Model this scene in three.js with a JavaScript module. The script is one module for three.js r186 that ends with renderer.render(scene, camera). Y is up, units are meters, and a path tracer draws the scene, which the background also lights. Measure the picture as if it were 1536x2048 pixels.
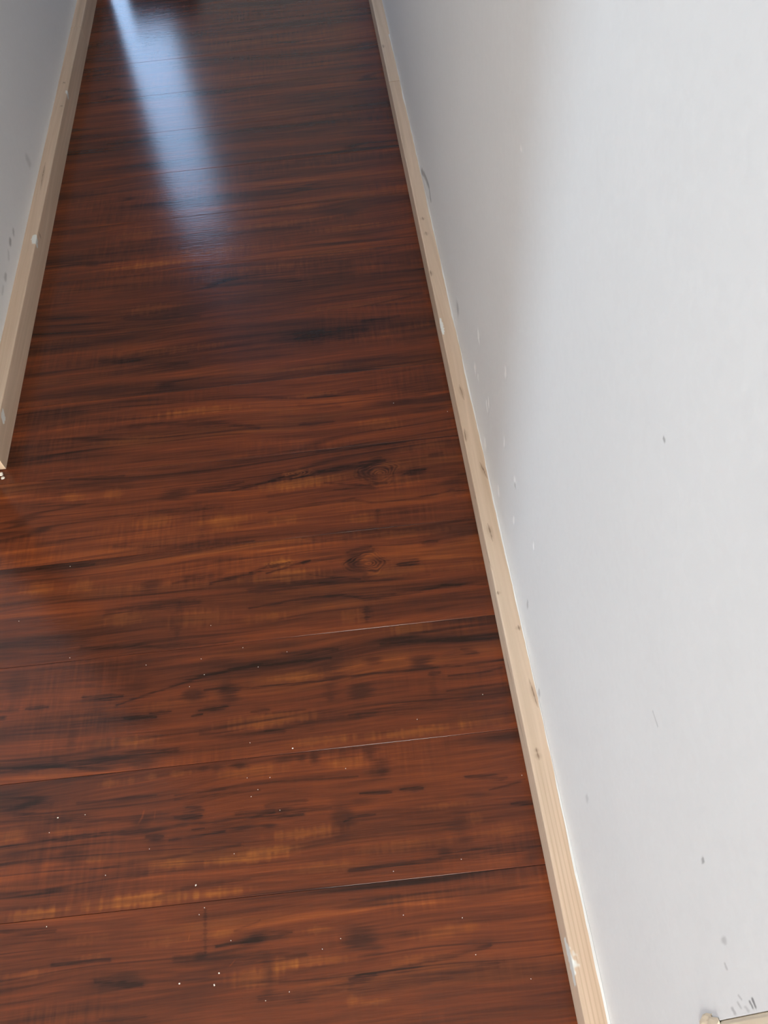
import * as THREE from 'three';
import { RoundedBoxGeometry } from 'three/addons/geometries/RoundedBoxGeometry.js';
import { RectAreaLightUniformsLib } from 'three/addons/lights/RectAreaLightUniformsLib.js';
import { mergeGeometries } from 'three/addons/utils/BufferGeometryUtils.js';

// ---------------------------------------------------------------- camera, sky, daylight, exposure
const scene = new THREE.Scene();
const renderer = new THREE.WebGLRenderer({ antialias: true });
renderer.toneMapping = THREE.LinearToneMapping;
renderer.toneMappingExposure = 1.0;
renderer.shadowMap.enabled = true;
RectAreaLightUniformsLib.init();

const EYE = 1.22, PITCH = 55.49 * Math.PI / 180, ROLL = 6.25 * Math.PI / 180;
const camera = new THREE.PerspectiveCamera(63.648, 1536 / 2048, 0.02, 60);
camera.position.set(0, EYE, 0);
{
  const c = Math.cos(PITCH), s = Math.sin(PITCH), cr = Math.cos(ROLL), sr = Math.sin(ROLL);
  camera.up.set(sr, cr * c, -cr * s);
  camera.lookAt(0, EYE - s, -c);
}
// clear blue sky, paler towards the horizon
{
  const W = 64, H = 128, d = new Float32Array(W * H * 4);
  for (let j = 0; j < H; j++) {
    const el = Math.max(0, (j + 0.5) / H * 180 - 90) / 90, k = Math.pow(1 - el, 3);
    const c = [0.5 + 0.8 * k, 0.85 + 0.6 * k, 1.6 + 0.2 * k];
    for (let i = 0; i < W; i++) d.set([...c, 1], (j * W + i) * 4);
  }
  const t = new THREE.DataTexture(d, W, H, THREE.RGBAFormat, THREE.FloatType);
  t.mapping = THREE.EquirectangularReflectionMapping; t.magFilter = THREE.LinearFilter; t.needsUpdate = true;
  scene.background = t;
}
// daylight that enters by each window (x, y, distance ahead; width, height; where it faces)
function daylight(name, color, intensity, w, h, [x, y, f], [tx, ty, tf]) {
  const l = new THREE.RectAreaLight(color, intensity, w, h);
  l.name = name; l.position.set(x, y, -f); l.lookAt(tx, ty, -tf); scene.add(l);
}
const WIN_LEFT = { f0: 1.40, f1: 1.80, y0: 0.25, y1: 2.15 };
const WIN_FAR = { x0: -1.14, x1: -0.82, y0: 0.5, y1: 2.0 };
const WIN_REAR = { x0: -0.42, x1: 0.16, y0: 0.06, y1: 1.9 };
daylight('daylight_side_window', new THREE.Color(0.64, 0.83, 1.0), 12.2, WIN_LEFT.f1 - WIN_LEFT.f0, WIN_LEFT.y1 - WIN_LEFT.y0, [-2.9, (WIN_LEFT.y0 + WIN_LEFT.y1) / 2, (WIN_LEFT.f0 + WIN_LEFT.f1) / 2], [0, 1.2, (WIN_LEFT.f0 + WIN_LEFT.f1) / 2]);
daylight('daylight_far_window', new THREE.Color(0.42, 0.65, 1.0), 7.4, WIN_FAR.x1 - WIN_FAR.x0, WIN_FAR.y1 - WIN_FAR.y0, [(WIN_FAR.x0 + WIN_FAR.x1) / 2, (WIN_FAR.y0 + WIN_FAR.y1) / 2, 4.6], [(WIN_FAR.x0 + WIN_FAR.x1) / 2, (WIN_FAR.y0 + WIN_FAR.y1) / 2, 0]);
daylight('daylight_rear_window', new THREE.Color(0.98, 0.94, 0.84), 36, WIN_REAR.x1 - WIN_REAR.x0, WIN_REAR.y1 - WIN_REAR.y0, [(WIN_REAR.x0 + WIN_REAR.x1) / 2, (WIN_REAR.y0 + WIN_REAR.y1) / 2, -2.6], [(WIN_REAR.x0 + WIN_REAR.x1) / 2, (WIN_REAR.y0 + WIN_REAR.y1) / 2, 0]);

// ---------------------------------------------------------------- helpers
const CEIL = 2.4, ROW = 0.193, ROW0 = 0.17, BOARD_H = 0.06, BOARD_T = 0.03;
const X_MIN = -2.9, F_MIN = -2.6, F_MAX = 4.6;
const rightX = (f) => f < 3 ? 0.17086 - 0.01353 * f - 0.00092 * f * f : 0.12199 - 0.01905 * (f - 3);   // front of the right board, measured along the wall
const leftX = (f) => -0.69835 - 0.01679 * f;                                                             // front of the left board
let seed = 20240;
const rnd = () => { seed = (seed * 1664525 + 1013904223) >>> 0; return seed / 4294967296; };
const TAB = new Float32Array(65536); for (let i = 0; i < 65536; i++) TAB[i] = rnd();
function vn(x, y) {   // value noise, 0..1
  const xi = Math.floor(x), yi = Math.floor(y); let u = x - xi, v = y - yi;
  u = u * u * (3 - 2 * u); v = v * v * (3 - 2 * v);
  const a = xi & 255, b = (xi + 1) & 255, c = (yi & 255) << 8, d = ((yi + 1) & 255) << 8;
  const p = TAB[a | c], q = TAB[b | c], r = TAB[a | d], s = TAB[b | d];
  return p + (q - p) * u + (r - p + (p - q - r + s) * u) * v;
}
const fbm = (x, y) => vn(x, y) * 0.55 + vn(x * 2.1 + 17.3, y * 2.1 + 5.1) * 0.3 + vn(x * 4.3 + 3.7, y * 4.3 + 29.1) * 0.15;
const sst = (a, b, x) => { const t = Math.min(1, Math.max(0, (x - a) / (b - a))); return t * t * (3 - 2 * t); };
function tex(data, w, h, srgb, wrap = THREE.RepeatWrapping) {
  const t = new THREE.DataTexture(data, w, h, THREE.RGBAFormat);
  if (srgb) t.colorSpace = THREE.SRGBColorSpace;
  t.wrapS = t.wrapT = wrap; t.magFilter = THREE.LinearFilter; t.minFilter = THREE.LinearMipmapLinearFilter; t.generateMipmaps = true; t.needsUpdate = true;
  return t;
}
const used = new Map();
function numbered(n) { const k = used.get(n) || 0; used.set(n, k + 1); return k ? `${n}_${String(k).padStart(3, '0')}` : n; }
function mesh(name, geo, mat, parent = scene) {
  const m = new THREE.Mesh(geo, mat); m.name = parent === scene ? numbered(name) : name; m.castShadow = m.receiveShadow = true; parent.add(m); return m;
}
function group(name, parent = scene) { const g = new THREE.Group(); g.name = parent === scene ? numbered(name) : name; parent.add(g); return g; }
function structure(o, label, category) { o.userData = { kind: 'structure', label, category }; return o; }
function box(x0, x1, y0, y1, f0, f1) {   // box given by its extents, uv in metres
  const g = new THREE.BoxGeometry(x1 - x0, y1 - y0, f1 - f0); g.translate((x0 + x1) / 2, (y0 + y1) / 2, -(f0 + f1) / 2);
  const p = g.attributes.position, n = g.attributes.normal, uv = g.attributes.uv;
  for (let i = 0; i < p.count; i++) {
    const ax = Math.abs(n.getX(i)), ay = Math.abs(n.getY(i));
    uv.setXY(i, ax > 0.5 ? -p.getZ(i) : p.getX(i), ay > 0.5 ? -p.getZ(i) : p.getY(i));
  }
  return g;
}
function quads(list) {   // list of [a, b, c, d, uva, uvb, uvc, uvd]
  const pos = [], uv = [];
  for (const [a, b, c, d, ua, ub, uc, ud] of list) { pos.push(...a, ...b, ...c, ...a, ...c, ...d); uv.push(...ua, ...ub, ...uc, ...ua, ...uc, ...ud); }
  const g = new THREE.BufferGeometry();
  g.setAttribute('position', new THREE.Float32BufferAttribute(pos, 3)); g.setAttribute('uv', new THREE.Float32BufferAttribute(uv, 2)); g.computeVertexNormals();
  return g;
}
// distance from (x, y) to a polyline [x0, y0, x1, y1 ...]; returns [distance, share of its length]
function toLine(pts, x, y) {
  let best = 1e9, at = 0; const n = pts.length / 2 - 1;
  for (let k = 0; k < n; k++) {
    const ax = pts[2 * k], ay = pts[2 * k + 1], bx = pts[2 * k + 2] - ax, by = pts[2 * k + 3] - ay;
    const t = Math.min(1, Math.max(0, ((x - ax) * bx + (y - ay) * by) / (bx * bx + by * by || 1e-9)));
    const d = Math.hypot(x - ax - bx * t, y - ay - by * t); if (d < best) { best = d; at = (k + t) / n; }
  }
  return [best, at];
}
// wood print of the boards, in metres on the floor: S dark streak, B dark blotch, G golden patch, K knot, L pale scratch
const PRINT_A = [
['S',[-.148,.751,-.105,.755,-.06,.755,-.025,.761],.007,.85],['S',[-.071,.762,-.03,.769],.005,.7],['S',[.014,.727,.048,.729],.008,.95],['S',[.061,.763,.086,.764],.005,.7],['S',[-.242,.743,-.213,.751],.002,.8],['S',[-.213,.738,-.174,.746,-.137,.754],.002,.95],['S',[-.147,.803,-.08,.801,-.018,.805],.013,.6],['S',[-.016,.8,.019,.801],.008,.45],['S',[-.242,.706,-.144,.71,-.047,.701],.01,.4],['S',[-.242,.673,-.158,.68,-.087,.679,-.049,.668,.019,.667,.089,.676,.157,.67],.003,.7],['S',[.086,.676,.114,.673],.008,.4],['S',[-.046,.651,-.048,.627],.006,.5],['S',[-.486,.694,-.365,.699,-.33,.696],.014,.5],['S',[-.31,.73,-.224,.744,-.168,.757],.004,.85],['S',[-.375,.738,-.29,.747],.005,.7],['S',[-.352,.807,-.3,.805],.005,.6],['S',[-.621,.799,-.519,.795],.005,.6],['S',[-.362,.698,-.363,.638],.009,.3],['S',[-.522,.634,-.369,.617,-.27,.615],.005,.5],['S',[-.138,.725,-.053,.706],.002,.5],['S',[-.122,.707,-.019,.7,.066,.699],.002,.4],['B',[-.418,.738],.022,.012,.6],['B',[-.061,.741],.012,.013,.8],['B',[-.018,.74],.014,.007,.7],['B',[.116,.785],.052,.01,.35],['B',[-.577,.781],.054,.014,.35],['B',[-.658,.791],.027,.042,.25],['G',[-.179,.73],.069,.013,.8],['G',[-.216,.653],.038,.009,.5],['G',[-.071,.637],.025,.011,.55],['G',[-.329,.664],.051,.017,.55],['G',[-.452,.681],.034,.013,.45],['G',[-.532,.753],.022,.013,.5],['G',[-.614,.758],.027,.013,.45],['G',[.049,.788],.061,.009,.5],['G',[-.188,.756],.023,.009,.8],['G',[.016,.714],.051,.01,.4],['G',[.127,.709],.042,.01,.35],['K',[-.035,.733],.039,.022],['K',[-.188,.754],.023,.009],];
const PRINT_ROWS = [
['S',[-.508,.545,-.445,.54],.005,.95],['S',[-.599,.537,-.564,.536],.004,.9],['S',[-.641,.538,-.613,.537],.003,.8],['S',[-.438,.503,-.389,.499],.004,.9],['S',[-.399,.506,-.366,.506],.002,.9],['S',[-.453,.526,-.412,.537,-.371,.546,-.322,.558,-.278,.564,-.236,.568,-.173,.566,-.11,.567],.003,.9],['S',[-.313,.535,-.29,.536,-.263,.532,-.236,.532,-.174,.53,-.133,.53,-.091,.532,-.03,.532,.011,.531,.042,.531,.094,.53,.125,.531,.163,.531],.003,1],['S',[-.332,.494,-.316,.496],.002,.9],['S',[-.322,.502,-.277,.504],.003,.95],['S',[-.238,.491,-.212,.491],.005,.6],['S',[-.216,.485,-.155,.485],.002,.5],['S',[-.317,.465,-.256,.458,-.19,.454],.009,.5],['S',[-.216,.459,-.048,.466],.008,.4],['S',[-.086,.468,.035,.468,.154,.465],.01,.4],['S',[.045,.552,.124,.547],.008,.5],['S',[.1,.557,.122,.55],.005,.5],['S',[.044,.522,.06,.521],.005,.8],['S',[.073,.514,.123,.514,.159,.519],.003,.8],['S',[-.028,.581,.069,.579,.162,.577],.004,.5],['S',[.048,.577,.161,.57],.003,.5],['S',[.068,.49,.16,.492],.003,.5],['S',[-.19,.585,-.099,.581],.004,.6],['S',[-.623,.438,-.544,.439,-.484,.44,-.425,.443,-.354,.442],.007,.7],['B',[-.424,.553],.028,.012,.5],['B',[-.487,.521],.016,.007,.4],['B',[-.332,.528],.017,.011,.85],['B',[-.278,.533],.014,.011,.75],['B',[-.115,.549],.024,.014,.6],['B',[-.115,.509],.011,.015,.35],['B',[-.114,.499],.006,.005,.4],['B',[-.067,.5],.017,.017,.7],['B',[-.271,.514],.013,.007,.55],['B',[.03,.545],.017,.012,.7],['B',[-.043,.554],.011,.007,.5],['B',[-.289,.581],.029,.007,.4],['B',[.046,.492],.006,.02,.3],['B',[-.622,.576],.018,.022,.4],['B',[-.635,.525],.006,.003,.9],['B',[-.519,.476],.007,.02,.45],['B',[-.408,.428],.018,.008,.5],['B',[-.54,.448],.006,.006,.5],['G',[-.216,.474],.07,.011,.8],['G',[-.427,.464],.055,.011,.65],['G',[-.512,.506],.036,.007,.5],['G',[.019,.604],.041,.011,.65],['G',[.01,.431],.083,.007,.8],['G',[-.161,.543],.048,.007,.4],['G',[-.134,.433],.046,.007,.5],['G',[-.368,.517],.056,.008,.35],['G',[-.531,.432],.046,.006,.3],['G',[.111,.438],.045,.012,.4],['G',[-.451,.405],.014,.006,.7],['G',[-.421,.404],.011,.006,.6],['G',[-.39,.406],.009,.005,.7],['G',[-.347,.407],.019,.005,.6],['S',[-.497,.379,-.439,.378,-.381,.378],.003,.5],['S',[-.613,.38,-.536,.381],.01,.4],['S',[-.61,.363,-.562,.363,-.474,.351,-.417,.349,-.314,.341],.008,.55],['S',[-.604,.328,-.566,.328,-.529,.33,-.472,.33,-.396,.328,-.313,.33,-.293,.33,-.255,.332,-.18,.328,-.164,.328],.003,1],['B',[-.401,.339],.016,.008,.6],['B',[-.553,.34],.021,.013,.5],['B',[-.496,.297],.02,.017,.65],['B',[-.577,.316],.015,.01,.3],['B',[-.549,.299],.01,.008,.35],['B',[-.377,.308],.01,.014,.25],['S',[-.39,.32,-.367,.318],.005,.85],['S',[-.357,.312,-.313,.313,-.278,.316],.003,.85],['B',[-.257,.317],.02,.004,1],['B',[-.214,.316],.011,.003,.85],['S',[-.332,.356,-.309,.349],.005,.8],['S',[-.35,.343,-.312,.342],.004,.6],['S',[-.261,.338,-.206,.337],.004,.65],['S',[-.217,.344,-.16,.345],.009,.55],['S',[-.195,.336,-.123,.332],.004,.5],['S',[-.352,.375,-.256,.378,-.159,.377,-.081,.373],.002,.55],['S',[-.352,.368,-.226,.369],.002,.5],['S',[-.325,.323,-.307,.323],.001,.8],['B',[-.311,.41],.008,.005,.6],['B',[-.291,.408],.008,.005,.5],['B',[-.256,.408],.011,.005,.8],['B',[-.187,.41],.017,.006,.6],['B',[-.163,.409],.008,.007,.75],['B',[-.144,.407],.009,.008,.8],['B',[-.099,.408],.022,.008,.45],['B',[-.06,.405],.01,.013,.6],['B',[-.049,.382],.015,.016,.55],['B',[-.044,.376],.006,.006,.5],['B',[-.11,.32],.014,.022,.65],['S',[-.105,.311,-.093,.315,-.06,.316],.002,.7],['S',[-.079,.348,-.034,.345],.002,.95],['S',[-.019,.347,.012,.346],.004,.95],['S',[.077,.355,.135,.348],.004,.9],['S',[.108,.333,.142,.338,.161,.343],.002,.6],['S',[.136,.311,.166,.309],.003,.85],['B',[.059,.287],.015,.019,.5],['B',[.032,.258],.008,.005,.5],['B',[.09,.329],.016,.006,.4],['B',[-.08,.337],.022,.006,.5],['B',[.021,.273],.021,.012,.3],['G',[.045,.318],.039,.004,.55],['G',[.081,.296],.011,.008,.5],['G',[-.162,.302],.05,.008,.75],['G',[-.209,.283],.046,.006,.85],['G',[-.356,.279],.039,.007,.8],['G',[-.026,.27],.077,.007,.5],['G',[-.241,.397],.053,.009,.5],['G',[-.098,.396],.03,.009,.45],['G',[-.592,.342],.022,.011,.6],['G',[-.463,.297],.014,.004,.6],['G',[-.518,.341],.022,.006,.4],['G',[.121,.276],.035,.009,.35],['S',[-.592,.261,-.496,.26,-.387,.269],.006,.4],['S',[-.373,.237,-.319,.247,-.24,.248],.003,.5],['G',[-.398,.237],.091,.01,.9],['G',[-.54,.232],.049,.008,.85],['G',[-.287,.235],.042,.007,.75],['G',[-.24,.275],.064,.006,.7],['G',[-.136,.253],.056,.007,.5],['S',[-.101,.245,-.033,.246,.036,.249,.104,.248,.168,.251],.006,.75],['B',[.158,.237],.02,.008,.5],['S',[-.468,.283,-.362,.289,-.255,.295],.003,.45],['S',[-.285,.169,-.236,.174,-.184,.176],.004,.95],['B',[-.307,.161],.007,.004,.6],['S',[-.302,.214,-.3,.162],.003,.5],['S',[-.34,.159,-.271,.153,-.185,.147,-.167,.148],.006,.5],['B',[-.288,.143],.046,.009,.5],['B',[-.408,.138],.073,.007,.55],['B',[-.217,.132],.008,.017,.5],['B',[-.092,.158],.024,.017,.6],['B',[-.088,.155],.017,.011,.35],['B',[-.054,.193],.027,.004,.4],['B',[-.033,.159],.02,.003,.4],['S',[-.228,.102,-.169,.1,-.077,.114],.007,.6],['S',[-.11,.113,-.056,.119,-.017,.123,.019,.126,.076,.134],.004,.75],['S',[-.11,.104,-.005,.105,.081,.113],.009,.35],['G',[-.236,.126],.033,.01,.7],['G',[-.198,.139],.02,.008,.7],['G',[-.15,.139],.039,.006,.6],['G',[-.106,.09],.013,.006,.6],['G',[.023,.157],.046,.008,.5],['G',[-.08,.085],.025,.004,.6],['G',[-.023,.128],.039,.005,.4],['S',[-.506,.169,-.429,.167],.004,.7],['S',[-.584,.216,-.508,.209],.004,.6],['S',[-.445,.142,-.383,.133],.005,.7],['S',[-.434,.099,-.376,.097],.004,.5],['G',[-.454,.173],.022,.003,.6],['G',[-.538,.159],.034,.005,.5],['G',[-.476,.108],.053,.007,.3],['G',[-.281,.182],.02,.005,.5],['G',[-.355,.18],.027,.006,.4],['G',[-.458,.193],.041,.005,.35],['G',[-.146,.175],.017,.005,.5],['S',[-.261,.185,-.227,.194],.002,.5],['S',[-.104,.208,-.035,.207],.002,.4],['B',[.064,.142],.02,.006,.3],['B',[.065,.191],.04,.005,.3],['B',[-.412,.207],.028,.007,.25],['B',[-.499,.198],.021,.007,.25],['B',[.118,1.127],.059,.012,.55],['B',[.038,1.101],.049,.012,.5],['B',[.111,1.07],.048,.008,.5],['S',[-.126,1.133,-.024,1.139],.005,.65],['S',[-.143,1.117,-.064,1.103],.01,.4],['S',[-.144,1.066,-.081,1.064],.006,.6],['G',[-.116,1.14],.06,.005,.5],['G',[.012,1.044],.043,.016,.45],['G',[-.35,1.13],.091,.009,.6],['S',[-.541,1.102,-.443,1.11,-.295,1.089,-.226,1.07],.009,.6],['B',[-.618,1.159],.072,.014,.4],['G',[-.489,1.076],.06,.008,.4],['S',[-.137,1.308,-.067,1.306,.002,1.31],.02,.6],['S',[-.001,1.337,.078,1.34],.006,.6],['S',[.067,1.266,.149,1.268],.013,.4],['G',[.028,1.291],.052,.009,.5],['G',[.121,1.307],.031,.008,.55],['S',[-.194,1.309,-.062,1.308],.017,.5],['G',[-.405,1.313],.118,.011,.6],['S',[-.562,1.303,-.376,1.267],.013,.5],['G',[-.003,1.388],.119,.008,.4],['G',[-.098,1.214],.062,.008,.4],['B',[-.073,1.516],.068,.026,.5],['G',[-.191,1.546],.092,.009,.5],['G',[-.456,1.448],.068,.015,.6],['S',[-.52,1.427,-.355,1.407],.014,.5],['G',[.076,1.408],.065,.006,.4],['S',[-.323,1.506,-.131,1.491],.012,.4],['G',[-.338,1.632],.106,.009,.4],['G',[-.058,1.575],.138,.009,.5],['G',[-.478,1.601],.094,.009,.5],['G',[-.189,1.702],.132,.011,.5],['B',[-.039,1.722],.054,.015,.55],['G',[-.522,1.719],.061,.012,.4],['G',[-.007,1.658],.094,.009,.5],['S',[-.388,1.696,-.125,1.679],.011,.5],['B',[.026,1.625],.046,.011,.4],['G',[-.171,1.755],.122,.012,.4],['G',[.091,1.96],.076,.013,.35],['G',[-.095,1.833],.148,.012,.35],['L',[-.396,.361,-.399,.348,-.405,.338],.002,.9],['L',[-.38,.358,-.381,.341],.001,.6],['L',[-.269,.142,-.259,.151],.001,.8],['L',[-.322,.187,-.324,.178],.001,.6],];
// marks on the pine boards: [distance along the wall, distance round the profile ...], width
const RIGHT_CRACKS = [[[.881,.079,.843,.086],.003],[[.751,.07,.738,.071,.715,.072],.003],[[.72,.046,.662,.062],.002],[[.816,.052,.81,.047],.003],[[.792,.007,.786,.005],.002],[[.622,.063,.615,.063],.003],[[.631,.044,.617,.041,.555,.05],.002],[[.535,.025,.472,.043],.002],[[.452,.017,.387,.035],.002],[[.559,.083,.55,.084],.004],[[.471,.082,.447,.084,.426,.086],.003],[[.368,.071,.359,.071],.002],[[.362,.071,.349,.072],.003],[[1.586,.07,1.573,.071],.007],[[1.534,.07,1.518,.072],.005],[[1.404,.063,1.383,.063],.005],[[2.369,.064,2.349,.065],.007],[[2.291,.042,2.262,.049],.005],[[.961,.064,.929,.063],.003],[[1.069,.072,1.03,.075],.003]];
const RIGHT_FILLER = [[[1.253,.062,1.228,.062,1.209,.062],.006],[[.128,.038,.101,.05,.077,.044],.006]];
const LEFT_CRACKS = [[[1.69,.057,1.689,.048,1.685,.038],.004],[[1.97,.078,1.91,.077,1.85,.075],.003],[[2.355,.078,2.346,.07],.007],[[2.232,.071,2.226,.063],.006]];
const LEFT_FILLER = [[[2.305,.062,2.286,.05],.01],[[1.672,.065,1.653,.06,1.646,.051],.014],[[1.14,.05,1.119,.041],.012]];
// scuffs and specks of paint on the walls: [distance along, height ...], width, strength
const RIGHT_SCUFFS = [[[.344,.77,.342,.77],0.0026,0.0032,.6],[[.225,.568,.212,.569],0.0011,0.0027,.25],[[.11,.58,.108,.579],0.0021,0.0070,.5],[[.059,.572,.058,.572],0.0036,0.0135,.3],[[.046,.559,.042,.56],0.0012,0.0046,.28],[[.021,.587,.017,.59],0.0009,0.0036,.8],[[.022,.594,.017,.595],0.0009,0.0036,.9],[[.02,.546,.016,.549],0.0014,0.0059,.3],[[.022,.562,.019,.565],0.0011,0.0045,.3],[[.026,.568,.023,.572],0.0008,0.0033,.3],[[.686,.254,.682,.255],0.0075,0.0104,.5],[[1.207,.126,1.207,.122],0.0289,0.0262,.35],[[.552,.143,.551,.139],0.0083,0.0157,.3],[[.443,.075,.439,.075],0.0068,0.0166,.4],[[1.744,.069,1.678,.1,1.609,.117,1.587,.103],0.0202,0.0133,.6],[[.019,.575,.016,.579],0.0014,0.0054,.25],[[.25,.231,.246,.231],0.0052,0.0173,.2]];
const RIGHT_SPECKS = [[[.99,.257,.99,.254],0.0204,0.0198,1],[[1.012,.159,1.008,.162],0.0178,0.0186,1],[[.792,.373,.792,.371],0.0139,0.0148,1],[[.983,.167,.978,.169],0.0128,0.0136,.8],[[.886,.208,.885,.206],0.0144,0.0164,1],[[.899,.185,.894,.185],0.0149,0.0171,1],[[.688,.26,.683,.258],0.0125,0.0172,1],[[.775,.116,.771,.118],0.0128,0.0180,1],[[.766,.253,.765,.251],0.0116,0.0144,.8],[[.669,.187,.669,.185],0.0102,0.0154,1],[[.565,.28,.564,.278],0.0077,0.0125,1],[[.808,.699,.808,.698],0.0088,0.0057,.8],[[.897,.094,.892,.093],0.0157,0.0196,.8]];
const LEFT_SCUFFS = [[[1.894,.117,1.896,.101],0.0263,0.0155,.2],[[1.636,.104,1.626,.098],0.0108,0.0073,.35],[[1.597,.106,1.588,.103],0.0130,0.0090,.5],[[1.561,.103,1.545,.096],0.0101,0.0071,.2],[[1.495,.093,1.484,.092],0.0120,0.0088,.4],[[1.458,.092,1.438,.09],0.0093,0.0070,.25]];
const CRUMBS = [[-.539,.618,1.1],[-.411,.59,1.1],[-.338,.544,1.1],[-.307,.649,1.1],[-.253,.602,1.1],[-.321,.59,1.1],[-.181,.586,1.1],[-.228,.565,1.1],[-.315,.562,1.1],[-.241,.442,1.1],[-.098,.387,1.1],[-.245,.389,1.1],[-.211,.386,1.1],[-.229,.37,1.1],[-.263,.284,1.1],[-.197,.337,1.1],[-.239,.361,1.1],[-.484,.361,1.1],[-.534,.341,1.1],[-.385,.303,1.1],[-.445,.274,1.1],[-.303,.218,1.1],[-.31,.21,1.1],[-.266,.174,1.1],[-.189,.107,1.1],[-.22,.1,1.1],[-.144,.152,1.1],[-.119,.162,1.1],[-.52,.216,1.1],[-.033,.182,1.1],[-.041,.238,1.1],[.122,.092,1.1],[.045,.171,1.1],[.056,.126,1.1],[.054,.244,1.1],[.158,.349,1.1],[.121,.478,1.1],[.016,.45,1.1],[-.561,.796,1.1],[-.636,.697,1.1],[.144,1.058,1.1],[.042,1.095,1.1],[-.176,.426,2.1],[-.281,.137,2.1],[-.287,.124,2.1],[-.316,.248,2.1],[-.333,.13,2.1],[-.524,.361,2.1]];
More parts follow.
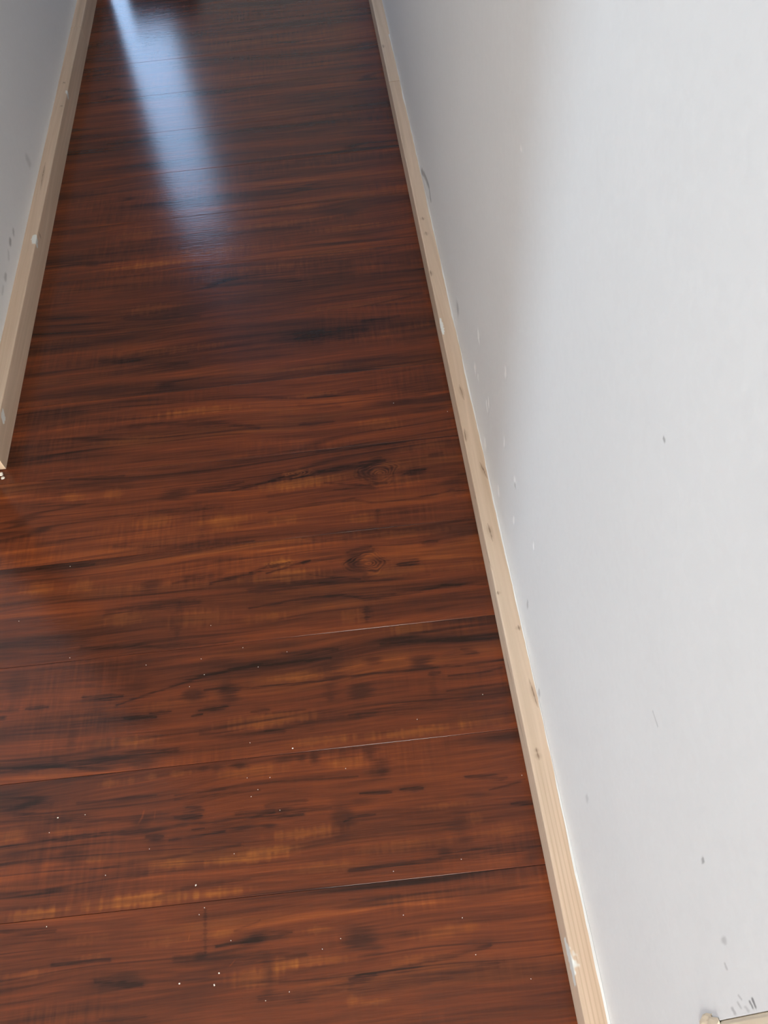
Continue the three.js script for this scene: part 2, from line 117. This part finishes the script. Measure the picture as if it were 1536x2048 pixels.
// ---------------------------------------------------------------- materials
const PX0 = -1.15, PLEN = 1.35;
const RAMP = [[0, 46, 31, 27], [0.2, 68, 44, 36], [0.4, 94, 56, 42], [0.6, 116, 68, 47], [0.8, 142, 85, 51], [1, 170, 110, 62]];
function ramp(t, out) {
  t = Math.min(0.999, Math.max(0, t)); let k = 0; while (RAMP[k + 1][0] < t) k++;
  const a = RAMP[k], b = RAMP[k + 1], s = (t - a[0]) / (b[0] - a[0]);
  out[0] = a[1] + (b[1] - a[1]) * s; out[1] = a[2] + (b[2] - a[2]) * s; out[2] = a[3] + (b[3] - a[3]) * s;
}
function boardTexture(row, W, H, feats) {
  const F0 = (row + ROW0) * ROW, N = W * H, tone = new Float32Array(N), gold = new Float32Array(N), o = row * 13.37 + 40;
  for (let j = 0; j < H; j++) for (let i = 0; i < W; i++) {
    const x = PX0 + (i + 0.5) / W * PLEN, F = (j + 0.5) / H * ROW;
    const X = x + o, f = F + o * 0.7 + (vn(X * 2.2, F * 9 + o) - 0.5) * 0.03 + (vn(X * 7, F * 25 + o) - 0.5) * 0.008;
    const long = fbm(X * 1.5, f * 24), mid = fbm(X * 4, f * 95), fine = vn(X * 13, f * 430), hair = vn(X * 34, f * 1150);
    const gate = sst(0.48, 0.72, fbm(X * 4.2, f * 15 + 60)), cross = vn(X * 210, f * 26 + 9) * 0.65 + vn(X * 520, f * 40) * 0.35;
    const rid = 1 - Math.abs(2 * vn(X * 2.3, f * 60 + 31) - 1), streak = sst(0.86, 0.985, rid) * sst(0.42, 0.68, vn(X * 3.1, f * 30 + 77));
    const k = j * W + i;
    tone[k] = 0.49 + (long - 0.5) * 0.62 + (mid - 0.5) * 0.44 + (fine - 0.5) * 0.17 + (hair - 0.5) * 0.12 + (cross - 0.5) * 0.15 * gate + (cross - 0.5) * 0.03 + (vn(X * 22, f * 800 + 3) - 0.5) * 0.07 - streak * 0.22;
    gold[k] = sst(0.55, 0.8, fbm(X * 2.6 + 9, f * 30 + 11)) * 0.6;
  }
  for (const ft of feats) {
    const [kind, pts, a, b, s0] = ft; let x0 = 1e9, x1 = -1e9, y0 = 1e9, y1 = -1e9;
    for (let k = 0; k < pts.length; k += 2) { x0 = Math.min(x0, pts[k]); x1 = Math.max(x1, pts[k]); y0 = Math.min(y0, pts[k + 1]); y1 = Math.max(y1, pts[k + 1]); }
    const ex = kind === 'S' || kind === 'L' ? a * 2 : a * 1.8, ey = kind === 'S' || kind === 'L' ? a * 2 : b * 1.8;
    const i0 = Math.max(0, Math.floor((x0 - ex - PX0) / PLEN * W)), i1 = Math.min(W - 1, Math.ceil((x1 + ex - PX0) / PLEN * W));
    const j0 = Math.max(0, Math.floor((y0 - ey - F0) / ROW * H)), j1 = Math.min(H - 1, Math.ceil((y1 + ey - F0) / ROW * H));
    for (let j = j0; j <= j1; j++) for (let i = i0; i <= i1; i++) {
      const x = PX0 + (i + 0.5) / W * PLEN, y = F0 + (j + 0.5) / H * ROW, k = j * W + i;
      if (kind === 'L') {   // pale scratch in the surface
        const [d, t] = toLine(pts, x, y); tone[k] += b * 0.3 * sst(1.2, 0.2, d / a) * Math.sin(Math.PI * Math.min(0.98, Math.max(0.02, t)));
      } else if (kind === 'S') {
        const [d, t] = toLine(pts, x, y), w = a * (0.35 + 0.65 * Math.pow(Math.sin(Math.PI * Math.min(0.97, Math.max(0.03, t))), 0.6)) * (0.6 + 0.8 * vn(x * 40, y * 40));
        const r = d / (w * 0.62 + 0.0006) + (vn(x * 24, y * 900) - 0.5) * 2.0 + (vn(x * 110, y * 500) - 0.5) * 0.8;
        tone[k] -= b * (0.36 * sst(1.7, 0.1, r) * (0.55 + 0.6 * vn(x * 45, y * 700)) + 0.07 * sst(4.5, 0.5, d / w)); gold[k] *= 1 - b * sst(1.3, 0.3, r);
      } else if (kind === 'B') {
        const r = Math.hypot((x - pts[0]) / a, (y - pts[1]) / b) + (vn(x * 30, y * 90) - 0.5) * 0.9 + (vn(x * 22, y * 520) - 0.5) * 1.0, q = s0 * sst(1.6, 0.1, r) * (0.7 + 0.4 * vn(x * 60, y * 300));
        tone[k] += (0.08 - tone[k]) * q * 0.9; gold[k] *= 1 - q;
      } else if (kind === 'G') {
        const r = Math.hypot((x - pts[0]) / a, (y - pts[1]) / b) + (vn(x * 230, y * 30) - 0.5) * 0.7 + (vn(x * 18, y * 160) - 0.5) * 0.5, q = s0 * sst(1.35, 0.35, r);
        tone[k] += q * (0.19 + (vn(x * 85, y * 20) * 0.5 + vn(x * 330, y * 26) * 0.5 - 0.5) * 0.2 + (vn(x * 12, y * 420) - 0.5) * 0.1); gold[k] = Math.min(1, gold[k] + q);
      } else {   // knot: rings drawn out along the grain
        const r = Math.hypot((x - pts[0]) / a, (y - pts[1]) / b) + (vn(x * 28, y * 50) - 0.5) * 0.8 + (vn(x * 90, y * 160) - 0.5) * 0.25, q = sst(1.35, 0.7, r);
        tone[k] += q * (0.05 + 0.22 * Math.sin(r * 26 + 5 * vn(x * 40, y * 120)) * vn(x * 33 + 5, y * 75) - 0.24 * sst(0.3, -0.5, (x - pts[0]) / a) * vn(x * 40, y * 90)) - 0.16 * sst(0.12, 0.02, Math.abs(r - 0.85)) * vn(x * 50, y * 50); gold[k] = Math.min(1, gold[k] + q * 0.3);
      }
    }
  }
  const d = new Uint8Array(N * 4), c = [0, 0, 0];
  for (let k = 0; k < N; k++) {
    ramp(tone[k], c); const g = gold[k] * 0.75 * sst(0.25, 0.6, tone[k]);
    d[4 * k] = c[0] * (0.89 + 0.07 * g); d[4 * k + 1] = c[1] * (0.75 + 0.18 * g); d[4 * k + 2] = c[2] * (0.62 + 0.05 * g); d[4 * k + 3] = 255;
  }
  return tex(d, W, H, true);
}
const floorBump = (() => {
  const W = 1024, H = 256, d = new Uint8Array(W * H * 4);
  for (let j = 0; j < H; j++) for (let i = 0; i < W; i++) {
    const v = (vn(i * 0.016, j * 0.5) * 0.6 + vn(i * 0.05 + 7, j * 1.0) * 0.4) * 255; d.set([v, v, v, 255], (j * W + i) * 4);
  }
  const t = tex(d, W, H, false); t.repeat.set(3, 1); return t;
})();
const boardMats = new Map();
function boardMaterial(row) {
  const key = row <= -2 ? -2 - ((-row) % 3) : row >= 16 ? 13 + (row % 3) : row;
  if (!boardMats.has(key)) {
    const near = key >= -1 && key <= 8, F0 = (key + ROW0) * ROW, F1 = F0 + ROW;
    const inRow = (l, dx, df) => l.map((f) => [f[0], f[1].map((v, i) => v + (i % 2 ? df : dx)), ...f.slice(2)]).filter((f) => { let s = 0; for (let i = 1; i < f[1].length; i += 2) s += f[1][i]; s /= f[1].length / 2; return s >= F0 && s < F1; });
    let feats = [];
    if (key === 3) feats = inRow(PRINT_A, 0, 0); else if (key === 4) feats = inRow(PRINT_A, 0.035, ROW); else if (near) feats = inRow(PRINT_ROWS, 0, 0);
    boardMats.set(key, new THREE.MeshPhysicalMaterial({ map: boardTexture(key, near ? 2048 : 1024, near ? 300 : 150, feats), roughness: 0.175, bumpMap: floorBump, bumpScale: 0.00012, specularIntensity: 0.6 }));
  }
  return boardMats.get(key);
}
// painted plaster with the scuffs and specks that the photograph shows
function plaster(W, H, lenM, highM, scuffs, specks, so) {
  const d = new Uint8Array(W * H * 4), b = new Uint8Array(W * H * 4), cv = new Float32Array(W * H), bu = new Float32Array(W * H);
  for (let j = 0; j < H; j++) for (let i = 0; i < W; i++) {
    const x = i / W * lenM, y = j / H * highM, k = j * W + i;
    cv[k] = (fbm(x * 3 + so, y * 3) - 0.5) * 6 + (vn(x * 140, y * 140 + so) - 0.5) * 1.6; bu[k] = fbm(x * 12, y * 12 + so) * 0.6 + fbm(x * 160, y * 160) * 0.25;
  }
  const paint = (l, amount, lift) => {
    for (const [pts, wf, wy, s] of l) {
      const sp = pts.map((v, k) => v / (k % 2 ? wy : wf)); let x0 = 1e9, x1 = -1e9, y0 = 1e9, y1 = -1e9;
      for (let k = 0; k < pts.length; k += 2) { x0 = Math.min(x0, pts[k]); x1 = Math.max(x1, pts[k]); y0 = Math.min(y0, pts[k + 1]); y1 = Math.max(y1, pts[k + 1]); }
      for (let j = Math.max(0, Math.floor((y0 - wy) / highM * H)); j <= Math.min(H - 1, (y1 + wy) / highM * H); j++)
        for (let i = Math.max(0, Math.floor((x0 - wf) / lenM * W)); i <= Math.min(W - 1, (x1 + wf) / lenM * W); i++) {
          const x = i / W * lenM, y = j / H * highM, q = s * sst(1.1, 0.2, toLine(sp, x / wf, y / wy)[0] / 0.7 + (vn(x / wf * 2, y / wy * 2) - 0.5) * 0.5);
          cv[j * W + i] += amount * q; bu[j * W + i] += lift * q;
        }
    }
  };
  paint(scuffs, -105, 0); paint(specks, 26, 1.4);
  for (let k = 0; k < W * H; k++) {
    const v = cv[k]; d.set([...[236, 237, 238].map((c) => Math.min(255, Math.max(0, c + v))), 255], 4 * k);
    const h = Math.min(255, Math.max(0, bu[k] * 110)); b.set([h, h, h, 255], 4 * k);
  }
  const set = (t) => { t.repeat.set(1 / lenM, 1 / highM); return t; };
  return new THREE.MeshStandardMaterial({ map: set(tex(d, W, H, true, THREE.ClampToEdgeWrapping)), bumpMap: set(tex(b, W, H, false, THREE.ClampToEdgeWrapping)), bumpScale: 0.0012, roughness: 0.62 });
}
const wallMatRight = plaster(2048, 1024, 2.4, 1.2, RIGHT_SCUFFS, RIGHT_SPECKS, 3);
const wallMatLeft = plaster(1024, 256, 3.2, 0.8, LEFT_SCUFFS, [], 51);
const wallMat = new THREE.MeshStandardMaterial({ color: 0xecedee, roughness: 0.65 });
const ceilMat = new THREE.MeshStandardMaterial({ color: 0xf0f0ee, roughness: 0.8 });
const frameMat = new THREE.MeshStandardMaterial({ color: 0xe9e9e6, roughness: 0.35 });
const glassMat = new THREE.MeshPhysicalMaterial({ color: 0xffffff, transmission: 1, thickness: 0, roughness: 0, ior: 1.5 });
// raw pine: grain along the board, cracks and white filler where the photograph has them
function pine(len, f0, cracks, filler, so, stripes) {
  const W = 2048, H = 128, d = new Uint8Array(W * H * 4), span = BOARD_H + BOARD_T;
  for (let j = 0; j < H; j++) for (let i = 0; i < W; i++) {
    const f = f0 + i / W * len, s = j / H * span, X = f + so, wv = s + (vn(X * 2.5, s * 20 + so) - 0.5) * 0.02;
    let v = 0.62 + (fbm(X * 2.2, wv * 70 + so) - 0.5) * 0.5 + (vn(X * 9, wv * 420) - 0.5) * 0.12 + (vn(X * 30, s * 900) - 0.5) * 0.06;
    if (stripes && s > BOARD_H) v -= sst(0.38, 0.30, f) * 0.20 * sst(0.2, 0.9, Math.sin(s * 1150 + 3 * vn(X * 3, 4)));
    const pinkish = fbm(X * 1.7 + 30, wv * 35);
    let r = 172 + 58 * v, g = 148 + 62 * v - 7 * pinkish, b = 122 + 68 * v - 9 * pinkish, q = 0;
    for (const [pts, w] of cracks) {
      if (Math.abs(pts[0] - f) > 0.12) continue;
      const [dd, t] = toLine(pts, f, s), ww = Math.min(w, 0.0035) * 0.3 * (0.3 + 0.7 * Math.sin(Math.PI * t)) + 0.0003;
      const e = Math.sin(Math.PI * Math.min(1, Math.max(0, t))); q = Math.max(q, sst(1.3, 0.2, dd / ww + (vn(f * 200, s * 900) - 0.5) * 1.2) * 0.6 * (0.3 + 0.7 * e), sst(6, 1, dd / ww) * 0.16 * e);
    }
    r += (92 - r) * q; g += (68 - g) * q; b += (50 - b) * q; q = 0;
    for (const [pts, w] of filler) {
      if (Math.abs(pts[0] - f) > 0.12) continue;
      const wide = pts[0] < 0.2 ? 0.28 : 1, [dd, t] = toLine(pts.map((c, k) => k % 2 ? c * wide : c), f, s * wide), ww = w * (0.35 + 0.35 * Math.sin(Math.PI * t));
      q = Math.max(q, sst(1.2, 0.75, dd / ww + (vn(f * 250, s * 250) - 0.5) * 0.7));
    }
    r += (226 - r) * q; g += (226 - g) * q; b += (222 - b) * q;
    d.set([r, g, b, 255], (j * W + i) * 4);
  }
  const t = tex(d, W, H, true, THREE.ClampToEdgeWrapping); t.repeat.set(1 / len, 1 / span); t.offset.set(-f0 / len, 0);
  return new THREE.MeshStandardMaterial({ map: t, roughness: 0.6 });
}

// ---------------------------------------------------------------- floor: laminate boards laid across the hall
const floor = structure(group('floor'), 'dark reddish brown wood laminate floor laid across the hall', 'floor');
mesh('subfloor', box(X_MIN - 0.12, 0.5, -0.12, -0.008, F_MIN - 0.12, F_MAX + 0.12), new THREE.MeshStandardMaterial({ color: 0x6b5a48, roughness: 0.9 }), floor);
function boardGeometry(x0, x1, f0, f1) {
  const c = 0.0003, uv = (x, f) => [(x - PX0) / PLEN, (f - f0) / ROW], P = (x, y, f) => [x, y, -f], list = [];
  const ring = [[x0, f0], [x1, f0], [x1, f1], [x0, f1]], inn = [[x0 + c, f0 + c], [x1 - c, f0 + c], [x1 - c, f1 - c], [x0 + c, f1 - c]];
  const m = (p) => uv(p[0], p[1]);
  list.push([...inn.map((p) => P(p[0], 0, p[1])), ...inn.map(m)]);
  for (let k = 0; k < 4; k++) {
    const n = (k + 1) % 4;
    list.push([P(ring[k][0], -c, ring[k][1]), P(ring[n][0], -c, ring[n][1]), P(inn[n][0], 0, inn[n][1]), P(inn[k][0], 0, inn[k][1]), m(ring[k]), m(ring[n]), m(inn[n]), m(inn[k])]);
    list.push([P(ring[k][0], -0.0078, ring[k][1]), P(ring[n][0], -0.0078, ring[n][1]), P(ring[n][0], -c, ring[n][1]), P(ring[k][0], -c, ring[k][1]), m(ring[k]), m(ring[n]), m(ring[n]), m(ring[k])]);
  }
  return quads(list);
}
const LAST = Math.ceil(F_MAX / ROW - ROW0), FIRST = Math.floor(F_MIN / ROW - ROW0);
for (let row = FIRST; row < LAST; row++) {
  const f0 = Math.max(F_MIN, (row + ROW0) * ROW), f1 = Math.min(F_MAX, (row + 1 + ROW0) * ROW), fm = (f0 + f1) / 2, right = rightX(fm) + 0.018;
  const inHall = f0 > 1.04 && f1 < 3.2, cuts = [];
  if (inHall) cuts.push([leftX(fm) - 0.018, right], [X_MIN, -1.5], [-1.5, leftX(fm) - 0.15]);
  else if (f1 > 1.04 && f0 < 1.04) cuts.push([PX0, right], [PX0 - 1.2, PX0], [X_MIN, PX0 - 1.2]);
  else cuts.push([PX0, right], [PX0 - 1.2, PX0], [X_MIN, PX0 - 1.2]);
  const tilt = row >= 9 ? (rnd() - 0.5) * 0.007 : 0;
  for (const [x0, x1] of cuts) {
    const b = mesh('plank', boardGeometry(x0, x1, f0 + 0.00025, f1 - 0.00025), boardMaterial(row), floor);
    b.geometry.translate(0, 0, fm); b.position.z = -fm; b.rotation.x = tilt;
  }
}

// ---------------------------------------------------------------- room shell
function wallRun(xs, f0, f1, step, thick, y1) {   // wall whose face follows x = xs(f); thick > 0 lies on the +x side
  const list = [], n = Math.max(1, Math.round((f1 - f0) / step)), P = (x, y, f) => [x, y, -f];
  for (let k = 0; k < n; k++) {
    const a = f0 + (f1 - f0) * k / n, b = f0 + (f1 - f0) * (k + 1) / n, xa = xs(a), xb = xs(b);
    const face = [P(xa, 0, a), P(xb, 0, b), P(xb, y1, b), P(xa, y1, a), [a, 0], [b, 0], [b, y1], [a, y1]];
    const back = [P(xb + thick, 0, b), P(xa + thick, 0, a), P(xa + thick, y1, a), P(xb + thick, y1, b), [b, 0], [a, 0], [a, y1], [b, y1]];
    const top = [P(xa, y1, a), P(xb, y1, b), P(xb + thick, y1, b), P(xa + thick, y1, a), [a, 2], [b, 2], [b, 2], [a, 2]];
    const bot = [P(xa + thick, 0, a), P(xb + thick, 0, b), P(xb, 0, b), P(xa, 0, a), [a, 0], [b, 0], [b, 0], [a, 0]];
    list.push(face, back, top, bot);
  }
  const e = (f, s) => { const x = xs(f), q = [P(x, 0, f), P(x, y1, f), P(x + thick, y1, f), P(x + thick, 0, f)]; list.push(s ? [...q, [f, 0], [f, y1], [f, y1], [f, 0]] : [...q.reverse(), [f, 0], [f, y1], [f, y1], [f, 0]]); };
  e(f0, true); e(f1, false);
  if (thick < 0) for (const q of list) { [q[0], q[3]] = [q[3], q[0]]; [q[1], q[2]] = [q[2], q[1]]; [q[4], q[7]] = [q[7], q[4]]; [q[5], q[6]] = [q[6], q[5]]; }
  return quads(list);
}
const RW = (f) => rightX(f) + BOARD_T, LW = (f) => leftX(f) - BOARD_T;
structure(mesh('wall_right', wallRun(RW, 0.015, F_MAX, 0.12, 0.12, CEIL), wallMatRight), 'white painted plaster wall along the right of the hall', 'wall');
structure(mesh('wall_left', wallRun(LW, 1.035, 3.2, 0.12, -0.1, CEIL), wallMatLeft), 'shaded white plaster wall along the left of the hall', 'wall');
structure(mesh('ceiling', box(X_MIN - 0.12, 0.5, CEIL, CEIL + 0.12, F_MIN - 0.12, F_MAX + 0.12), ceilMat), 'plain white ceiling above the hall and side room', 'ceiling');
structure(mesh('wall_far', mergeGeometries([box(X_MIN, WIN_FAR.x0, 0, CEIL, F_MAX, F_MAX + 0.12), box(WIN_FAR.x1, 0.35, 0, CEIL, F_MAX, F_MAX + 0.12), box(WIN_FAR.x0, WIN_FAR.x1, 0, WIN_FAR.y0, F_MAX, F_MAX + 0.12), box(WIN_FAR.x0, WIN_FAR.x1, WIN_FAR.y1, CEIL, F_MAX, F_MAX + 0.12)]), wallMat), 'white end wall beyond the hall, with a wide window', 'wall');
structure(mesh('wall_rear', mergeGeometries([box(X_MIN, WIN_REAR.x0, 0, CEIL, F_MIN - 0.12, F_MIN), box(WIN_REAR.x1, 0.35, 0, CEIL, F_MIN - 0.12, F_MIN), box(WIN_REAR.x0, WIN_REAR.x1, 0, WIN_REAR.y0, F_MIN - 0.12, F_MIN), box(WIN_REAR.x0, WIN_REAR.x1, WIN_REAR.y1, CEIL, F_MIN - 0.12, F_MIN)]), wallMat), 'white wall behind the camera, with a window', 'wall');
structure(mesh('wall_side', mergeGeometries([box(X_MIN - 0.12, X_MIN, 0, CEIL, F_MIN - 0.12, WIN_LEFT.f0), box(X_MIN - 0.12, X_MIN, 0, CEIL, WIN_LEFT.f1, F_MAX + 0.12), box(X_MIN - 0.12, X_MIN, 0, WIN_LEFT.y0, WIN_LEFT.f0, WIN_LEFT.f1), box(X_MIN - 0.12, X_MIN, WIN_LEFT.y1, CEIL, WIN_LEFT.f0, WIN_LEFT.f1)]), wallMat), 'white outer wall of the side room, with a tall window', 'wall');
structure(mesh('wall_divider', box(X_MIN, LW(3.1) - 0.1, 0, CEIL, 3.1, 3.2), wallMat), 'white wall between the side room and the far room', 'wall');
structure(mesh('wall_right_rear', mergeGeometries([box(0.2, 0.32, 0, CEIL, F_MIN, -0.85), box(0.2, 0.32, 2.08, CEIL, -0.85, 0.015)]), wallMat), 'white wall beside the doorway behind the camera', 'wall');
function windowUnit(n, axis, a0, a1, y0, y1, at, label) {   // frame and pane set in the thickness of the wall
  const g = structure(group('window_' + n), label, 'window'), t = 0.05;
  const b = (p0, p1, q0, q1, c0, c1) => axis === 'x' ? box(p0, p1, q0, q1, at + c0, at + c1) : box(at + c0, at + c1, q0, q1, p0, p1);
  mesh('frame', mergeGeometries([b(a0, a0 + t, y0, y1, 0.03, 0.09), b(a1 - t, a1, y0, y1, 0.03, 0.09), b(a0 + t, a1 - t, y0, y0 + t, 0.03, 0.09), b(a0 + t, a1 - t, y1 - t, y1, 0.03, 0.09)]), frameMat, g);
  mesh('pane', b(a0 + t, a1 - t, y0 + t, y1 - t, 0.058, 0.062), glassMat, g);
}
windowUnit(1, 'f', WIN_LEFT.f0, WIN_LEFT.f1, WIN_LEFT.y0, WIN_LEFT.y1, X_MIN - 0.12, 'tall narrow window in the side room');
windowUnit(2, 'x', WIN_FAR.x0, WIN_FAR.x1, WIN_FAR.y0, WIN_FAR.y1, F_MAX, 'bright window beyond the far end of the hall, mirrored in the floor');
windowUnit(3, 'x', WIN_REAR.x0, WIN_REAR.x1, WIN_REAR.y0, WIN_REAR.y1, F_MIN - 0.12, 'window behind the camera');
{ // closed door behind the camera and the raw timber lining at the near end of the right wall
  const d = structure(group('door_1'), 'closed white door beside the camera', 'door');
  mesh('leaf', box(0.24, 0.28, 0.005, 2.04, -0.81, -0.05), frameMat, d);
  const h = mesh('handle', new THREE.CapsuleGeometry(0.01, 0.1, 4, 10), new THREE.MeshStandardMaterial({ color: 0x9a9a9a, metalness: 1, roughness: 0.3 }), d);
  h.rotation.x = Math.PI / 2; h.position.set(0.225, 1.0, 0.72);
  const l = structure(group('trim_1'), 'raw timber door lining at the near end of the right wall', 'door lining');
  const raw = new THREE.MeshStandardMaterial({ color: 0xe6d6bd, roughness: 0.65 }), brown = new THREE.MeshStandardMaterial({ color: 0xa98d74, roughness: 0.7 });
  const edge = new RoundedBoxGeometry(0.124, 2.06, 0.0115, 3, 0.003); edge.translate(0.1985 + 0.064, 1.03, -0.0092); mesh('edge_strip', edge, raw, l);
  mesh('lining', box(0.2, 0.32, 0, 2.06, -0.045, 0.0028), brown, l);
  mesh('far_lining', box(0.2, 0.32, 0, 2.06, -0.85, -0.815), brown, l); mesh('head', box(0.2, 0.32, 2.06, 2.08, -0.85, 0.0028), brown, l);
  // torn sliver of timber standing off the lining
  const s = new THREE.IcosahedronGeometry(1, 2), p = s.attributes.position;
  for (let i = 0; i < p.count; i++) { const k = 0.75 + 0.6 * vn(p.getX(i) * 2 + 9, p.getY(i) * 4 + p.getZ(i) * 3); p.setXYZ(i, p.getX(i) * 0.0011 * k, p.getY(i) * 0.019 * k * k, p.getZ(i) * 0.006 * k); }
  s.computeVertexNormals(); const sp = mesh('splinter', s, raw, l); sp.position.set(0.2004, 0.482, -0.0145);
}
structure(mesh('trim_2', box(LW(1.035) - 0.1, LW(1.035) - 0.004, 0, CEIL, 1.013, 1.034), new THREE.MeshStandardMaterial({ color: 0x3a2418, roughness: 0.5 })), 'dark brown door lining on the end of the left wall', 'door lining');

structure(mesh('trim_3', box(LW(3.2) - 0.1, LW(3.2) + 0.022, 0, CEIL, 3.201, 3.222), new THREE.MeshStandardMaterial({ color: 0x3a2418, roughness: 0.5 })), 'dark brown door lining on the far end of the left wall', 'door lining');

// ---------------------------------------------------------------- skirting boards of raw pine
function boardRun(xs, side, f0, f1) {   // front, slightly rounded arris, top, back; uv: along, round the profile
  const list = [], n = Math.ceil((f1 - f0) / 0.1), r = 0.0025;
  const prof = [[0, 0.0006, 0], [0, BOARD_H - r, BOARD_H - r], [0.0007, BOARD_H - 0.0007, BOARD_H - 0.0008], [r, BOARD_H, BOARD_H + r], [BOARD_T, BOARD_H, BOARD_H + BOARD_T], [BOARD_T, 0.0006, BOARD_H + BOARD_T]];
  const pt = (f, q) => [xs(f) + side * q[0], q[1], -f];
  const add = (a, b, c, d, ua, ub, uc, ud) => list.push(side > 0 ? [a, b, c, d, ua, ub, uc, ud] : [d, c, b, a, ud, uc, ub, ua]);
  for (let k = 0; k < n; k++) {
    const a = f0 + (f1 - f0) * k / n, b = f0 + (f1 - f0) * (k + 1) / n;
    for (let q = 0; q < prof.length; q++) {
      const A = prof[q], B = prof[(q + 1) % prof.length], vb = q === prof.length - 1 ? A[2] : B[2];
      add(pt(a, A), pt(b, A), pt(b, B), pt(a, B), [a, A[2]], [b, A[2]], [b, vb], [a, vb]);
    }
  }
  for (const [f, s] of [[f0, 1], [f1, -1]]) for (let q = 1; q < prof.length - 2; q++) {
    const A = prof[0], B = prof[q], C = prof[q + 1], D = prof[q + 1 < prof.length - 2 ? q + 1 : prof.length - 1], u = [[f, 0.01], [f, 0.02], [f, 0.03], [f, 0.02]];
    const v = [pt(f, A), pt(f, B), pt(f, C), pt(f, D)]; s * side > 0 ? list.push([...v, ...u]) : list.push([...v.reverse(), ...u]);
  }
  return quads(list);
}
const right = structure(group('baseboard_right'), 'raw pine skirting board along the right wall', 'baseboard');
mesh('board', boardRun(rightX, 1, 0.0, 2.17), pine(2.17, 0, RIGHT_CRACKS, RIGHT_FILLER, 0, true), right);
mesh('board', boardRun(rightX, 1, 2.172, F_MAX - 0.002), pine(2.43, 2.17, RIGHT_CRACKS, [], 40, false), right);
{ // bead of white filler along the top of the right board, uneven
  const list = [], P = (x, y, f) => [x, y, -f], hgt = (f) => 0.0006 + 0.0035 * Math.pow(vn(f * 9 + 3, 1), 2) + 0.0012 * vn(f * 60, 2) + 0.011 * sst(0.1, 0.02, Math.abs(f - 1.66)), out = (f) => 0.0008 + 0.003 * Math.pow(vn(f * 11 + 8, 5), 2) + 0.001 * vn(f * 70, 7);
  for (let k = 0; k < 240; k++) {
    const a = 0.02 + k * 0.01, b = a + 0.01, xa = RW(a), xb = RW(b);
    list.push([P(xa - out(a), BOARD_H, a), P(xb - out(b), BOARD_H, b), P(xb - 0.0004, BOARD_H + hgt(b), b), P(xa - 0.0004, BOARD_H + hgt(a), a), [0, 0], [1, 0], [1, 1], [0, 1]]);
    list.push([P(xb + 0.001, BOARD_H - 0.001, b), P(xa + 0.001, BOARD_H - 0.001, a), P(xa - 0.0004, BOARD_H + hgt(a), a), P(xb - 0.0004, BOARD_H + hgt(b), b), [0, 0], [1, 0], [1, 1], [0, 1]]);
  }
  mesh('filler_bead', quads(list), new THREE.MeshStandardMaterial({ color: 0xdcdcdb, roughness: 0.75 }), right);
}
const left = structure(group('baseboard_left'), 'raw pine skirting board along the left wall, cut square at its near end', 'baseboard');
mesh('board', boardRun(leftX, -1, 1.035, 2.668), pine(1.633, 1.035, LEFT_CRACKS, LEFT_FILLER, 80, false), left);
mesh('board', boardRun(leftX, -1, 2.67, 3.2), pine(0.53, 2.67, [], [], 120, false), left);

// ---------------------------------------------------------------- things
{ // footstool, seen mirrored in the floor at the far end
  const g = group('footstool'); g.position.set(-0.64, 0, -3.6);
  g.userData = { label: 'low dark brown footstool mirrored in the floor at the far end', category: 'footstool' };
  const hide = new THREE.MeshStandardMaterial({ color: 0x3d291c, roughness: 0.55 }), wood = new THREE.MeshStandardMaterial({ color: 0x2a1a10, roughness: 0.6 });
  const b = new RoundedBoxGeometry(0.245, 0.225, 0.27, 4, 0.015); b.translate(0, 0.1475, 0); mesh('body', b, hide, g);
  const c = new RoundedBoxGeometry(0.26, 0.07, 0.28, 5, 0.03); c.translate(0, 0.293, 0); mesh('cushion', c, hide, g);
  for (const [x, z] of [[-1, -1], [1, -1], [-1, 1], [1, 1]]) { const f = new THREE.CylinderGeometry(0.016, 0.011, 0.036, 12); f.translate(x * 0.09, 0.018, z * 0.11); mesh('leg', f, wood, g); }
}
{ // crumbs of plaster scattered over the floor
  const m = new THREE.MeshStandardMaterial({ color: 0xe8e0d4, roughness: 0.8 }), shapes = [];
  for (let v = 0; v < 4; v++) {
    const s = new THREE.IcosahedronGeometry(1, 1), p = s.attributes.position;
    for (let i = 0; i < p.count; i++) { const k = 0.6 + 0.8 * vn(p.getX(i) * 1.7 + v * 11 + 5, p.getY(i) * 1.7 + p.getZ(i) * 2.3 + 9); p.setXYZ(i, p.getX(i) * k * 1.4, p.getY(i) * k * 0.7, p.getZ(i) * k); }
    s.computeBoundingBox(); s.translate(0, -s.boundingBox.min.y, 0); s.computeVertexNormals(); shapes.push(s);
  }
  const crumb = (x, f, r, i, label, gname) => {
    const c = mesh('crumb', shapes[i % 4], m); c.position.set(x, 0, -f); c.scale.setScalar(r / 1000); c.rotation.y = i * 2.4;
    c.userData = { label, category: 'crumb', group: gname };
  };
  CRUMBS.forEach(([x, f, r], i) => crumb(x, f, r * 0.43, i, r > 2 ? 'larger pale crumb of plaster lying on the brown floor' : 'tiny pale speck of plaster lying on the brown floor', r > 2 ? 'larger plaster crumbs on the floor' : 'tiny plaster specks on the floor'));
  [[-0.722, 1.022, 3.5], [-0.717, 1.012, 3], [-0.728, 1.008, 3.2]].forEach(([x, f, r], i) => crumb(x, f, r, i + 1, 'bit of plaster rubble at the cut end of the left skirting board', 'plaster rubble by the left skirting'));
}
renderer.render(scene, camera);
